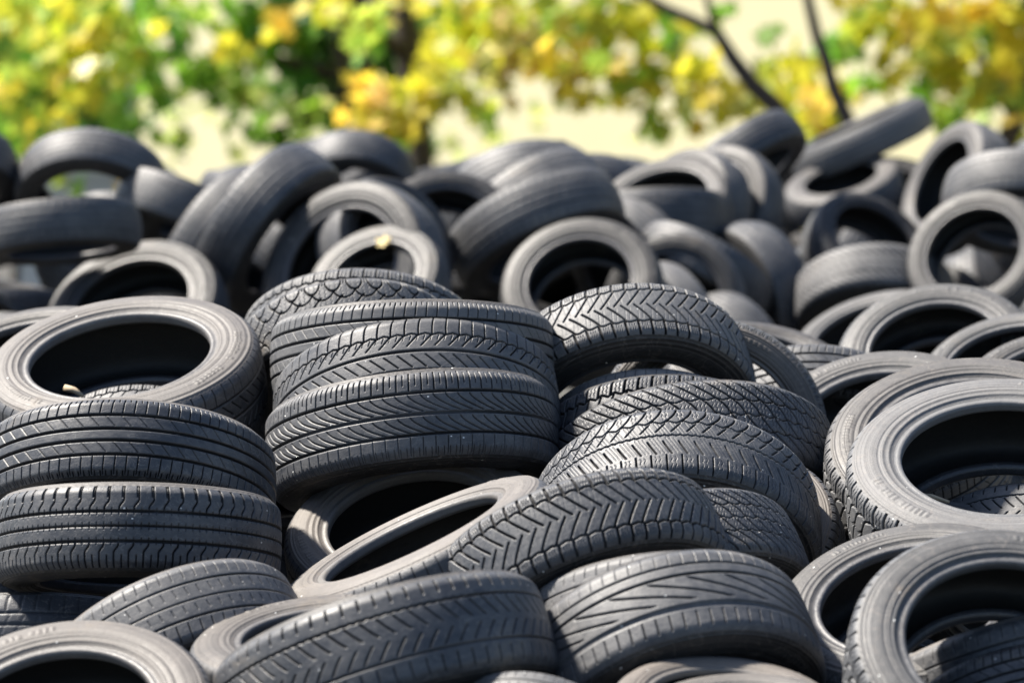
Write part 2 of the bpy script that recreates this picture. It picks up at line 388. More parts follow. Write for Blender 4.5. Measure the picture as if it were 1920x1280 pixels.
# ------------------------------------------------------------------ tread patterns
HALF = 0.267            # half tread width in tyre radii
def sm(x): return np.clip(x, 0, 1)
class Pat:
    """depth map over u (round the tyre) and v (-1..1 across); lengths in tyre radii (0.01 = 3 mm)"""
    def __init__(s, nu, nv):
        s.u = (np.arange(nu) / nu)[:, None]; s.v = np.linspace(-1, 1, nv)[None, :]
        s.h = np.zeros((nu, nv)); s.pale = 0; s.e = max(2 * np.pi / nu, 2 * HALF / nv) * .75
    def cut(s, d, w, depth=1.0, mask=1.0):
        s.h = np.maximum(s.h, sm((w / 2 - d) / s.e + .5) * depth * mask); return s
    def rng(s, a, b): return sm((s.v - a) * HALF / s.e + .5) * sm((b - s.v) * HALF / s.e + .5)
    def tri(s, k, off=0.0): return np.abs(((s.u * k + off) % 1) * 2 - 1) * 2 - 1
    def rib(s, v0, w, depth=1.0, amp=0.0, k=60, off=0.0):
        return s.cut(np.abs(s.v - v0 - amp * s.tri(k, off)) * HALF, w, depth)
    def lat(s, k, g, w, a, b, depth=1.0, off=0.0, wig=0.0):
        """cross grooves, k round the tyre; g = lean in pitches as a function of v; only for a < v < b"""
        p = 2 * np.pi / k
        G = g(s.v) if callable(g) else g * s.v
        ph = (s.u * k - G + off + wig * np.sin(s.v * 40)) % 1
        sl = np.gradient((G + 0 * s.v)[0]) / np.gradient(s.v[0] * HALF) * p
        d = np.minimum(ph, 1 - ph) * p / np.sqrt(1 + sl ** 2)[None]
        return s.cut(d, w, depth, s.rng(a, b))
    def arc(s, k, v0, rad_, w, a, b, depth=1.0, off=0.0, sq=1.0):
        p = 2 * np.pi / k
        x = (((s.u * k + off) % 1) - .5) * p; y = (s.v - v0) * HALF * sq
        return s.cut(np.abs(np.sqrt(x * x + y * y) - rad_), w, depth, s.rng(a, b))

def pat_touring(p):        # four straight grooves, slit shoulders
    for v0, w in ((-.54, .016), (-.17, .020), (.14, .018), (.50, .016)): p.rib(v0, w)
    p.lat(84, .5, .007, -.98, -.58, .7); p.lat(84, .3, .007, .55, .98, .7)
    p.lat(168, 0, .007, -1, -.90, .8); p.lat(168, 0, .007, .90, 1, .8)
    p.lat(60, lambda v: -2.2 * v, .005, -.50, -.22, .5); p.lat(60, lambda v: -2.2 * v, .005, .19, .45, .5)
def pat_ribbed(p):         # three fine grooves, S-shaped shoulder cuts
    p.rib(-.36, .018); p.rib(.0, .013); p.rib(.37, .018)
    def s_(v):
        t = np.clip((np.abs(v) - .44) / .22, 0, 1); return .32 * t * t * (3 - 2 * t) * np.sign(v)
    p.lat(62, s_, .011, -1, -.40); p.lat(62, s_, .011, .41, 1)
    p.lat(62, 0, .009, -1, -.70, .9, .2); p.lat(62, 0, .009, .70, 1, .9, .2)
    for v0 in (-.36, .37, .0): p.lat(124, 0, .007, v0 - .09, v0 + .09, .6)
def pat_sweep(p):          # three grooves and long curved slits
    p.rib(-.50, .016); p.rib(.02, .018, .7); p.rib(.50, .016)
    p.lat(74, .25, .009, -1, -.54, .9); p.lat(74, .25, .007, -.95, -.68, .7, .5)
    def cv(v):
        t = np.clip(v / .46, 0, 1); return -2.4 * t ** 1.8
    p.lat(74, lambda v: cv(v + .47), .007, -.44, -.04, .85); p.lat(74, lambda v: cv(v - .05), .007, .10, .46, .85)
    p.lat(74, .2, .007, .55, .97, .6); p.lat(148, 0, .006, .80, 1, .6)
def pat_slit(p):           # curved side slits hooked into a side groove
    p.rib(-.46, .010, .8, .025, 66); p.rib(.02, .020, .7); p.rib(.55, .012, .8)
    p.lat(66, lambda v: -.9 * (v + .46) ** 2, .009, -1, -.46)
    p.lat(66, lambda v: 2.6 * (v + .46), .009, -.46, -.12, .85); p.lat(132, 2.2, .005, -.44, -.28, .5)
    p.lat(66, lambda v: -2.9 * v, .008, .13, .48, .85); p.lat(66, .2, .008, .58, 1, .7)
def pat_vee(p):            # winter tread: V arms, square shoulder blocks, faint sipes
    k = 64
    for sgn in (-1, 1):
        g = lambda v: 2.3 * np.abs(v) - .5 * np.abs(v) ** 2
        m = lambda a, b: (-b, -a) if sgn < 0 else (a, b)
        off = 0 if sgn < 0 else .5
        p.lat(k, g, .013, *m(-.02, .60), 1, off)
        for j in (1, 2): p.lat(k, lambda v: -.3 * np.abs(v), .005, *m(.08, .52), .12, off + j / 3)
        p.lat(k, .25 * sgn, .018, *m(.62, 1), 1, off + .1)
        for j in (.32, .5, .68): p.lat(k, .25 * sgn, .005, *m(.70, .90), .35, off + .1 + j, .04)
        p.rib(.61 * sgn, .013, 1, .025, k, off)
def pat_arrow(p):          # winter tread: zigzag centre line, curved arms, scalloped side
    k = 60
    p.rib(-.04, .010, .9, .016, k * 2)
    c = lambda v: 1.6 * (np.abs(v) ** 1.2)
    p.lat(k, lambda v: 2.2 * (v + .3), .010, -.42, -.16, .9); p.lat(k, lambda v: -c(v), .011, .14, .52)
    def hook(v):
        t = np.clip((-v - .44) / .5, 0, 1); return .9 * (1 - t) ** 2.2
    p.lat(k, hook, .011, -1, -.46)
    p.rib(-.47, .009, .9, .035, k)
    p.lat(k, -.12, .010, .54, 1, 1, .3)
    for j in range(1, 4): p.lat(k, -1.6, .0045, -.44, -.06, .2, j / 4); p.lat(k, -1.6, .0045, .04, .50, .2, j / 4)
    for j in (.33, .6): p.lat(k, -.3, .0045, -.94, -.55, .25, j, .05); p.lat(k, -.1, .0045, .60, .92, .3, j + .3, .05)
def pat_scallop(p):        # rounded shoulder lugs like fish scales
    k = 32
    for s_ in (-1, 1):
        a, b = (-1, -.28) if s_ < 0 else (.28, 1)
        p.arc(k, .98 * s_, .074, .012, a, b, 1, 0, .62)
        a, b = (-.72, -.05) if s_ < 0 else (.05, .72)
        p.arc(k, .80 * s_, .115, .011, a, b, 1, .5, .75)
        p.lat(k, 0, .010, *((-1, -.80) if s_ < 0 else (.80, 1)), 1, 0)
    p.lat(k, 1.2, .016, -.34, .34, .9, .5)
    for j in range(4): p.lat(k, 0, .005, -.92, .92, .2, j / 4 + .12, .03)
def pat_sipe(p):           # dense winter sipes with diagonal main grooves
    k = 60
    p.lat(k, lambda v: -2.4 * (v + 1) + .2 * np.sin(v * 5), .010, -1, .96)
    p.rib(-.40, .009, .8, .03, k); p.rib(.02, .008, .7, .04, k); p.rib(.42, .009, .8, .03, k)
    for j in range(1, 4): p.lat(k, .15, .0055, -.95, .95, .3, j / 4, .05)
def pat_block(p):          # blocks cut by a zigzag groove
    k = 60
    p.rib(-.58, .015, 1, .03, k); p.rib(-.20, .012, .9, .03, k, .3); p.rib(.20, .012, .9, .03, k, .6); p.rib(.58, .015, 1, .03, k)
    p.lat(k, .3, .011, -1, -.56); p.lat(k, -.3, .011, .56, 1, 1, .4)
    p.lat(k, 1.6, .008, -.56, .56, .9)
    for j in (.33, .66): p.lat(k, .3, .005, -.93, -.62, .3, j, .04); p.lat(k, -.3, .005, .62, .93, .3, j + .4, .04)
def pat_sport(p):          # smooth road tread, twin lines and long swept cuts
    p.rib(-.60, .011); p.rib(-.34, .014); p.rib(.42, .030, .8); p.pale = p.h * (np.abs(p.v - .42) < .1)
    p.lat(70, .35, .006, -1, -.64, .4)
    def sw(v):
        t = np.clip((v + .30) / .62, 0, 1); return -2.3 * t ** 1.25
    p.lat(24, sw, .010, -.27, .26, .9)
    p.lat(70, lambda v: .5 * (v - .5) ** 2, .009, .54, .88, .6)
def pat_worn(p):           # nearly bald, thin ribs left
    p.rib(-.48, .013, .8); p.rib(.0, .011, .8); p.rib(.46, .013, .8)
    p.lat(70, .15, .008, -.97, -.62, .5); p.lat(70, -.6, .008, -.38, -.16, .5); p.lat(70, -.6, .009, .12, .30, .4)
    p.lat(70, .1, .009, .55, .97, .6)
def pat_fern(p):           # fern-leaf cuts from a centre spine
    p.rib(-.50, .011, .9, .010, 120); p.rib(.46, .010, .8)
    g = lambda v: 2.2 * np.abs(v) ** .75
    p.lat(66, g, .010, -.44, -.07, .8); p.lat(66, g, .010, .07, .40, .8, .5)
    p.lat(66, 0, .012, -.95, -.70, .8); p.lat(66, 0, .011, .58, .93, .7)
def pat_lug(p):            # heavy shoulder lugs
    k = 58
    p.lat(k, .35, .020, -1, -.50); p.lat(k, -.35, .020, .50, 1, 1, .5)
    p.rib(-.50, .016, 1, .05, k); p.rib(.50, .016, 1, .05, k); p.rib(0, .016, 1, .08, k)
    p.lat(k, .9, .016, -.5, .5)
    for j in (.35, .65): p.lat(k, .35, .005, -.95, -.55, .35, j, .04); p.lat(k, -.35, .005, .55, .95, .35, j + .5, .04)
def pat_plain(p):
    for v0 in (-.5, -.17, .17, .5): p.rib(v0, .012, .7)
    p.lat(60, .3, .010, -1, -.55, .5); p.lat(60, .3, .010, .55, 1, .5); p.lat(60, 1.2, .008, -.45, .45, .3)

PATTERN = dict(touring=pat_touring, ribbed=pat_ribbed, sweep=pat_sweep, slit=pat_slit, vee=pat_vee, arrow=pat_arrow,
               scallop=pat_scallop, sipe=pat_sipe, block=pat_block, sport=pat_sport, worn=pat_worn, fern=pat_fern,
               lug=pat_lug, plain=pat_plain)
DEPTH = dict(sport=.016, worn=.012, sweep=.017, slit=.018, fern=.018, touring=.017, ribbed=.018, lug=.030, vee=.026, arrow=.024, scallop=.024)
TREAD_MESH = {}
def tread_mesh(pn, fine=True):
    key = (pn, fine)
    if key in TREAD_MESH: return TREAD_MESH[key]
    nu, nv = (2200, 108) if fine else (600, 48)
    p = Pat(nu, nv); PATTERN[pn](p)
    v = p.v[0]
    w_ = p.u * 2 * np.pi; off = len(pn)
    wear = .80 + .14 * np.sin(w_ + off) * (1 + .6 * p.v) + .10 * np.sin(3 * w_ + 2 * off - 1.5 * p.v) + .07 * np.sin(7 * w_ + off + 4 * p.v)
    p.h = p.h * np.clip(wear, .3, 1)
    r = 1 - .020 * v ** 2 - .030 * np.clip((np.abs(v) - .80) / .20, 0, 1) ** 2
    if pn == 'plain': r = 1 - .050 * np.abs(v) ** 2.3
    R = r[None] - p.h * 1.2 * DEPTH.get(pn, .02) * sm((1.02 - np.abs(p.v)) / .04)
    a = p.u * 2 * np.pi
    Z = np.repeat(v[None] * .43, nu, 0)
    V = np.stack([R * np.cos(a), R * np.sin(a), Z], -1).reshape(-1, 3)
    i = np.arange(nu)[:, None]; j = np.arange(nv - 1)[None]; i2 = (i + 1) % nu
    Q = np.stack([i * nv + j, i2 * nv + j, i2 * nv + j + 1, i * nv + j + 1], -1).reshape(-1, 4)
    me = TREAD_MESH[key] = mesh_np("tread_" + pn, V, Q)
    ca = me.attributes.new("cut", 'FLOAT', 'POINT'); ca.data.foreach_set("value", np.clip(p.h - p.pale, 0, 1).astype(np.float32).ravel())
    return TREAD_MESH[key]

# ------------------------------------------------------------------ sidewall, bead, liner
SIDE_MESH = {}
def bez(pts, n):
    pts = np.asarray(pts, float); d = np.r_[0, np.cumsum(np.linalg.norm(np.diff(pts, axis=0), axis=1))]
    s = np.linspace(0, d[-1], n)
    q = np.stack([np.interp(s, d, pts[:, k]) for k in (0, 1)], 1)
    for _ in range(max(1, n // 14)): q[1:-1] = (q[:-2] + 2 * q[1:-1] + q[2:]) / 4
    return q
def side_meshes(hr, sgn, style):
    key = (hr, sgn, style)
    if key in SIDE_MESH: return SIDE_MESH[key]
    rng = np.random.default_rng(style * 7 + 3)
    f = lambda x: hr + (x - .65) / .30 * (.95 - hr)       # squeeze the wall between bead and shoulder
    wall = bez([(.950, .430), (.930, .452), (.88, .485), (.82, .5), (f(.77), .497), (f(.725), .478), (f(.700), .455)], 44)
    n = len(wall)
    rid = np.zeros(n)
    for c, w, h in ((5, 1.2, .0035), (9 + style % 3, .8, .0022), (27, 1.0, -.003), (31 + style % 2, .8, .003), (37, 1.4, .004)):
        rid += 1.7 * h * np.exp(-((np.arange(n) - c) / w) ** 2)
    marks = []                                            # raised bars and blocks pressed into the wall
    for _ in range(3):
        a0 = rng.random(); cnt = rng.integers(7, 15); step = rng.uniform(.006, .009)
        for q in range(cnt):
            if rng.random() < .85: marks.append((a0 + q * step, step * rng.uniform(.25, .4), 15 + rng.integers(0, 2), 21 + rng.integers(0, 2)))
    nicks = 110 if style % 2 else 150
    def disp(u, j):
        D = np.repeat(rid[None], len(u), 0)
        for a, w, j0, j1 in marks:
            du = np.abs((u - a + .5) % 1 - .5)
            D = D + .0055 * sm((w - du) / .001 + .5) * ((j >= j0) & (j <= j1))
        D = D + .0022 * (np.sin(u * 2 * np.pi * nicks) > .2) * ((j >= 1) & (j <= 3))
        return -D
    w2 = wall.copy(); w2[:, 1] *= sgn
    if sgn < 0:
        side = revolve("sidewall", w2[::-1], 600, lambda u, j: disp(u, n - 1 - j))
    else:
        side = revolve("sidewall", w2, 600, disp)
    bead = bez([wall[-1], (f(.690), .450), (f(.676), .462), (f(.660), .455), (f(.650), .425), (f(.652), .36), (f(.672), .325), (f(.70), .33)], 22); bead[:, 1] *= sgn
    bd = revolve("bead", bead if sgn > 0 else bead[::-1], 160)
    SIDE_MESH[key] = (side, bd)
    return SIDE_MESH[key]
LINER_MESH = {}
def liner_mesh(hr):
    if hr in LINER_MESH: return LINER_MESH[hr]
    f = lambda x: hr + (x - .65) / .30 * (.95 - hr)
    half = [(f(.69), .33), (f(.74), .41), (.83, .44), (.90, .40), (.93, .30), (.94, .15)]
    pr = bez(half + [(.942, 0)] + [(r, -t) for r, t in half[::-1]], 40)
    LINER_MESH[hr] = revolve("inner_liner", pr[::-1], 128)
    return LINER_MESH[hr]

def make_tyre(loc, axis, R, W, hr, pattern, fine, dust, seed, spin, label, group):
    root = bpy.data.objects.new("used_tyre", None)
    root.empty_display_size = .1
    COL.objects.link(root)
    q = Vector(axis).to_track_quat('Z', 'Y')
    from mathutils import Quaternion
    root.rotation_mode = 'QUATERNION'
    root.rotation_quaternion = q @ Quaternion((0, 0, 1), spin)
    root.location = loc
    root.scale = (R, R, W)
    tag(root, label, "tyre", group)
    hr = round(hr / .02) * .02
    style = seed % 4
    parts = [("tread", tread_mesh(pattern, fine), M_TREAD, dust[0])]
    for sgn in (1, -1):
        sd, bd = side_meshes(hr, sgn, style)
        du = dust[1] if sgn * axis[2] > -.15 else min(dust[1], .16)      # dust capped low on down-facing walls to paint undersides in shade
        parts += [("sidewall", sd, M_SIDE, du), ("bead", bd, M_BEAD, du)]
    parts.append(("inner_liner", liner_mesh(hr), M_LINER, .5))
    for nm, me, mt, du in parts:
        o = link(nm, me, mt, root)
        o["dust"] = float(du); o["tint"] = float(dust[2]); o["seed"] = float(seed * 1.37 % 50)
    return root
FRONT = 'tyres heaped in the front of the pile'
REAR = 'tyres heaped in the blurred rear of the pile'
K, F = REAR, FRONT
# x, y, z, axis x, y, z, radius, width, hole ratio, tread, fine mesh, dust on tread, dust on wall, grey of dust, group, label
TYRES = [
    (1.487, 16.352, 1.743, -0.414, 0.013, 0.910, 0.320, 0.147, 0.66, 'plain', 0, 0.80, 0.34, 0.35, K, 'pale worn tyre lying tilted like a ramp on the rear heap, against the yellow leaves'),
    (0.874, 14.348, 1.760, 0.565, -0.374, -0.736, 0.250, 0.145, 0.66, 'plain', 0, 0.40, 0.14, 0.35, K, 'dark dust-free tyre on top of the rear heap below the bent bare branch'),
    (-2.024, 13.559, 1.754, 0.129, -0.561, -0.817, 0.283, 0.176, 0.66, 'plain', 0, 0.50, 0.24, 0.35, K, 'tyre cut by the left frame edge beside the arching tyre on the rear heap'),
    (-1.482, 13.555, 1.705, -0.030, -0.706, -0.708, 0.277, 0.163, 0.69, 'plain', 0, 0.50, 0.24, 0.35, K, 'tyre arching up from the rear heap with light grey ground showing through its hole'),
    (-0.626, 15.212, 1.628, -0.037, -0.724, -0.689, 0.250, 0.168, 0.66, 'plain', 0, 0.45, 0.24, 0.35, K, 'dark tyre leaning on the rear heap in front of the dark tree trunk'),
    (0.050, 14.360, 1.585, 0.194, -0.668, -0.718, 0.321, 0.200, 0.66, 'plain', 0, 0.50, 0.24, 0.35, K, 'rearmost of the three nested tyres bulging in the middle of the rear heap'),
    (0.238, 14.177, 1.580, 0.226, -0.598, -0.769, 0.290, 0.179, 0.66, 'plain', 0, 0.50, 0.24, 0.35, K, 'tyre peeping out low behind the three nested tyres, below the cream wall'),
    (0.086, 13.880, 1.568, 0.543, -0.517, -0.662, 0.319, 0.199, 0.66, 'plain', 0, 0.52, 0.24, 0.35, K, 'middle one of the three nested tyres bulging in the rear heap'),
    (-0.224, 13.496, 1.530, 0.143, -0.765, 0.629, 0.273, 0.169, 0.66, 'plain', 0, 0.60, 0.34, 0.35, K, 'pale dusty tyre in the dip of the rear heap below the tree trunk'),
    (1.664, 14.382, 1.664, -0.839, -0.312, 0.446, 0.262, 0.159, 0.64, 'plain', 0, 0.60, 0.59, 0.35, K, 'upright pale ring of a tyre with a narrow slanting hole at the right rear'),
    (1.386, 15.997, 1.544, -0.270, -0.287, 0.919, 0.250, 0.142, 0.62, 'plain', 0, 0.60, 0.62, 0.35, K, 'flat pale ring of a tyre with a thin black oval hole, under the ramp-like tyre'),
    (0.755, 13.980, 1.600, -0.583, -0.670, 0.459, 0.257, 0.151, 0.67, 'plain', 0, 0.50, 0.44, 0.35, K, 'tyre with a bright brown rim standing below the dark dust-free tyre'),
    (0.635, 13.828, 1.595, -0.669, -0.606, 0.430, 0.256, 0.156, 0.66, 'plain', 0, 0.50, 0.34, 0.35, K, 'tyre wedged between two bright-rimmed tyres in the middle of the rear heap'),
    (0.546, 13.688, 1.611, -0.275, -0.519, 0.809, 0.257, 0.160, 0.69, 'plain', 0, 0.50, 0.48, 0.35, K, 'tyre with a shining bead swallowing a smaller smooth tyre in the rear heap'),
    (0.512, 13.535, 1.596, 0.042, -0.255, -0.966, 0.255, 0.181, 0.66, 'plain', 0, 0.45, 0.24, 0.35, K, 'smooth round-shouldered tyre pushed into the hole of a shining tyre'),
    (0.844, 13.397, 1.344, -0.844, -0.510, -0.168, 0.272, 0.168, 0.66, 'plain', 0, 0.42, 0.24, 0.35, K, 'dark tyre in the shaded cleft of the rear heap, under the bright brown rim'),
    (0.416, 13.387, 1.453, -0.749, -0.602, -0.277, 0.255, 0.158, 0.66, 'plain', 0, 0.60, 0.34, 0.35, K, 'dusty grey tyre tread to the right of the big open ring in mid rear heap'),
    (0.652, 13.200, 1.435, -0.482, -0.354, -0.801, 0.258, 0.160, 0.66, 'plain', 0, 0.45, 0.24, 0.35, K, 'small dark tyre low in the shaded cleft of the rear heap'),
    (0.553, 12.991, 1.359, -0.227, -0.928, 0.295, 0.245, 0.140, 0.68, 'plain', 0, 0.50, 0.34, 0.35, K, 'standing ring of a tyre half hidden behind the V-cut winter tyre'),
    (0.738, 12.884, 1.166, -0.778, -0.556, -0.294, 0.252, 0.157, 0.66, 'plain', 0, 0.50, 0.24, 0.35, K, 'lowest tyre in the cleft, just above the cobweb threads'),
    (0.516, 12.893, 1.267, -0.826, -0.519, -0.219, 0.250, 0.156, 0.66, 'plain', 0, 0.62, 0.34, 0.35, K, 'pale dusty tyre lying between the big open ring and the standing ring'),
    (0.083, 13.129, 1.598, 0.386, -0.384, -0.839, 0.314, 0.192, 0.66, 'plain', 0, 0.55, 0.24, 0.35, K, 'front one of the three nested tyres, broad tread above the big open ring'),
    (0.235, 12.664, 1.426, -0.176, -0.740, 0.649, 0.274, 0.169, 0.62, 'plain', 0, 0.42, -0.14, 0.50, K, 'big open ring of a tyre with a dusty top edge under the three nested tyres'),
    (1.205, 15.993, 1.126, -0.929, -0.258, 0.266, 0.251, 0.156, 0.66, 'plain', 0, 0.60, 0.40, 0.35, K, 'ring of a tyre peeping out left of the grey oval-holed tyre'),
    (1.317, 14.197, 1.432, 0.439, -0.611, 0.658, 0.251, 0.166, 0.70, 'plain', 0, 0.60, 0.34, 0.80, K, 'grey tyre with an oval black hole behind the leaning ribbed tread at right rear'),
    (1.250, 13.173, 1.343, -0.019, -0.604, -0.797, 0.280, 0.187, 0.66, 'sipe', 0, 0.66, 0.24, 0.35, K, 'tyre with a fine slanted tread shining below the oval black hole at right rear'),
    (1.759, 13.212, 1.690, -0.087, -0.503, -0.860, 0.278, 0.173, 0.66, 'plain', 0, 0.60, 0.34, 0.35, K, 'ribbed grey tyre leaning behind the big open black hole at the right rear'),
    (1.576, 12.893, 1.518, -0.421, -0.726, 0.544, 0.247, 0.153, 0.66, 'plain', 0, 0.50, 0.30, 0.35, K, "tyre facing forward with a wide round black hole at the rear heap's right edge"),
    (-1.167, 13.471, 1.639, -0.363, -0.285, -0.887, 0.235, 0.163, 0.66, 'plain', 0, 0.62, 0.24, 0.35, K, 'short grey tread of a tyre perched at the right foot of the arching tyre'),
    (-1.008, 13.415, 1.518, 0.803, -0.338, -0.491, 0.300, 0.186, 0.66, 'plain', 0, 0.60, 0.24, 0.35, K, 'grey dusty tyre tucked left behind the dark leaning tyre at left rear'),
    (-0.831, 13.066, 1.613, 0.775, -0.352, -0.524, 0.310, 0.188, 0.66, 'plain', 0, 0.42, 0.19, 0.35, K, 'dark tyre leaning up to the right beside the bright-beaded ring, left rear heap'),
    (-0.425, 12.885, 1.551, 0.607, -0.701, 0.374, 0.252, 0.156, 0.66, 'plain', 0, 0.60, 0.40, 0.35, K, 'dusty tyre behind the pair of rings, below the dark leaning tyre'),
    (-0.521, 12.708, 1.475, -0.511, -0.750, 0.420, 0.329, 0.202, 0.63, 'plain', 0, 0.50, 0.14, 0.70, K, 'grey ring of a tyre with a bright bead, behind the ring holding a yellow leaf'),
    (-0.434, 12.497, 1.454, -0.309, -0.643, 0.701, 0.238, 0.147, 0.62, 'plain', 0, 0.50, 0.24, 0.35, K, 'pale brown ring of a tyre with a yellow leaf on its bead'),
    (-1.243, 12.719, 1.332, -0.228, -0.620, 0.751, 0.309, 0.192, 0.65, 'plain', 0, 0.50, 0.24, 0.35, K, 'brown ring of a tyre rising behind the flat foreground ring at left'),
    (-1.484, 12.589, 1.640, 0.086, -0.218, -0.972, 0.268, 0.155, 0.66, 'plain', 0, 0.50, 0.24, 0.35, K, 'dark tyre lying edge-on under the arching tyre at the left edge'),
    (-0.383, 9.701, 1.545, 0.006, -0.588, -0.809, 0.306, 0.189, 0.66, 'block', 1, 0.60, 0.50, 0.35, F, "finely siped winter tyre just behind the scalloped tyre at the front pile's ridge"),
    (-0.402, 9.333, 1.580, 0.135, -0.570, -0.811, 0.268, 0.166, 0.66, 'scallop', 1, 0.56, 0.50, 0.35, F, 'tyre with fish-scale scalloped shoulder lugs behind the stack of three'),
    (0.646, 10.140, 1.418, 0.093, -0.339, 0.936, 0.254, 0.157, 0.66, 'lug', 1, 0.62, 0.50, 0.35, F, 'knobbly tread edge of a tyre right of the V-cut winter tyre'),
    (1.150, 12.052, 1.302, -0.319, -0.333, 0.887, 0.267, 0.165, 0.68, 'touring', 1, 0.60, 0.60, 0.70, F, 'ring of a tyre behind the beaded ring at the right ridge of the front pile'),
    (1.146, 10.258, 1.449, -0.181, -0.581, 0.794, 0.271, 0.167, 0.65, 'touring', 1, 0.60, 0.52, 0.80, F, 'dark grey ring with grit on its bead at the right ridge of the front pile'),
    (1.321, 9.996, 1.436, -0.249, -0.419, 0.873, 0.250, 0.155, 0.67, 'lug', 1, 0.60, 0.56, 0.80, F, "ring of a tyre cut by the right frame edge on the front pile's ridge"),
    (1.376, 9.569, 1.441, -0.189, -0.398, 0.898, 0.250, 0.155, 0.66, 'touring', 1, 0.60, 0.50, 0.60, F, 'sliver of a pale tyre shoulder at the right frame edge, under the ridge'),
    (0.766, 9.715, 1.361, -0.042, -0.645, -0.763, 0.277, 0.171, 0.66, 'touring', 1, 0.50, 0.55, 0.50, F, 'smooth dark tyre back right of the brown sidewall, crossed by a cobweb'),
    (0.907, 9.222, 1.368, -0.140, -0.484, 0.864, 0.306, 0.189, 0.64, 'touring', 1, 0.55, 0.62, 0.60, F, 'grey ring of a tyre behind the two big white-lit rings'),
    (-1.205, 9.537, 1.482, -0.177, -0.374, 0.911, 0.288, 0.178, 0.66, 'touring', 1, 0.50, 0.50, 0.35, F, 'tyre peeping out behind the flat brown ring at the left edge'),
    (0.943, 11.847, 0.922, -0.821, -0.270, 0.503, 0.250, 0.156, 0.66, 'lug', 1, 0.60, 0.50, 0.35, F, 'small lug-edged tyre corner between the brown sidewall and the big grey ring'),
    (0.480, 9.215, 1.401, -0.082, -0.988, 0.133, 0.284, 0.170, 0.71, 'touring', 1, 0.50, 0.66, 0.10, F, 'tyre showing a wide brown curved sidewall behind the V-cut winter tyre'),
    (0.268, 9.189, 1.503, -0.145, 0.739, 0.658, 0.321, 0.192, 0.66, 'vee', 1, 0.62, 0.40, 0.50, F, 'V-cut winter tyre with square shoulder blocks arching over a dark hollow'),
    (0.333, 9.066, 1.364, -0.019, -0.694, -0.719, 0.274, 0.170, 0.66, 'worn', 1, 0.74, 0.50, 0.35, F, 'pale worn tyre inside the hollow of the arching V-cut winter tyre'),
    (0.350, 8.990, 1.367, 0.037, -0.571, -0.820, 0.302, 0.187, 0.66, 'lug', 1, 0.40, 0.40, 0.35, F, 'dark blocky winter tyre behind the finely siped one, in the hollow'),
    (0.418, 8.851, 1.342, 0.095, -0.560, -0.823, 0.345, 0.212, 0.66, 'sipe', 1, 0.46, 0.40, 0.35, F, 'winter tyre densely cut with fine sipes, between the arching and the zigzag one'),
    (1.054, 8.592, 1.392, -0.064, -0.473, 0.879, 0.350, 0.214, 0.66, 'lug', 1, 0.64, 0.62, 0.45, F, 'big dusty grey ring of a tyre right behind the brightest white-lit ring'),
    (1.169, 8.465, 1.177, -0.094, -0.667, -0.739, 0.284, 0.176, 0.66, 'fern', 1, 0.66, 0.50, 0.35, F, 'tyre with hooked cuts seen inside the brightest white-lit ring'),
    (1.063, 8.189, 1.409, -0.068, -0.411, 0.909, 0.345, 0.210, 0.64, 'lug', 1, 0.72, 0.84, 0.70, F, 'brightest white-lit ring of a tyre with lug edges at the right edge'),
    (-0.893, 9.151, 1.288, 0.049, -0.809, -0.586, 0.277, 0.172, 0.66, 'block', 1, 0.66, 0.50, 0.35, F, 'blocky tyre seen through the hole of the flat brown ring'),
    (-0.914, 9.028, 1.529, -0.104, -0.345, 0.933, 0.334, 0.222, 0.63, 'slit', 1, 0.45, 0.74, 0.30, F, 'flat-lying tyre with a brown sunlit sidewall and a big black hole at left'),
    (-0.234, 8.984, 1.610, 0.023, -0.257, -0.966, 0.335, 0.202, 0.66, 'touring', 1, 0.60, 0.50, 0.35, F, 'top tyre of the leaning stack of three in the middle'),
    (-0.222, 8.889, 1.491, 0.082, -0.550, -0.831, 0.335, 0.204, 0.66, 'slit', 1, 0.56, 0.50, 0.35, F, 'middle tyre of the leaning stack of three, hooked side cuts'),
    (-0.229, 8.769, 1.438, 0.108, -0.330, -0.938, 0.337, 0.222, 0.66, 'sweep', 1, 0.52, 0.50, 0.35, F, 'lowest tyre of the leaning stack of three, with long curved slits'),
    (-0.850, 8.387, 1.394, -0.006, -0.474, -0.881, 0.330, 0.200, 0.66, 'touring', 1, 0.42, 0.72, 0.35, F, 'four-grooved tyre directly below the flat brown ring at left'),
    (-0.801, 8.131, 1.311, -0.006, -0.273, -0.962, 0.308, 0.198, 0.66, 'ribbed', 1, 0.44, 0.66, 0.35, F, 'tyre with S-shaped shoulder cuts, lowest of the left column'),
    (-0.207, 8.516, 1.223, -0.130, -0.409, 0.903, 0.300, 0.209, 0.64, 'block', 1, 0.46, 0.85, 0.10, F, 'dark brown ring of a tyre lying under the stack of three'),
    (0.500, 8.411, 1.251, -0.274, -0.606, 0.747, 0.239, 0.148, 0.66, 'lug', 1, 0.60, 0.76, 0.00, F, 'tyre with a pale brown sidewall squeezed right of the zigzag winter tyre'),
    (0.357, 8.309, 1.297, -0.018, -0.777, -0.630, 0.320, 0.216, 0.66, 'arrow', 1, 0.48, 0.40, 0.50, F, 'big arching winter tyre with a zigzag centre line, over the small siped tyre'),
    (0.352, 8.020, 1.218, 0.306, -0.622, -0.721, 0.283, 0.189, 0.66, 'sipe', 1, 0.44, 0.40, 0.35, F, 'small siped winter tyre sheltering under the zigzag one'),
    (-0.174, 7.897, 1.280, -0.415, -0.038, 0.909, 0.307, 0.197, 0.63, 'worn', 1, 0.50, 0.82, 0.25, F, 'tilted thin-looking ring with a gleaming bead in front of the dark brown ring'),
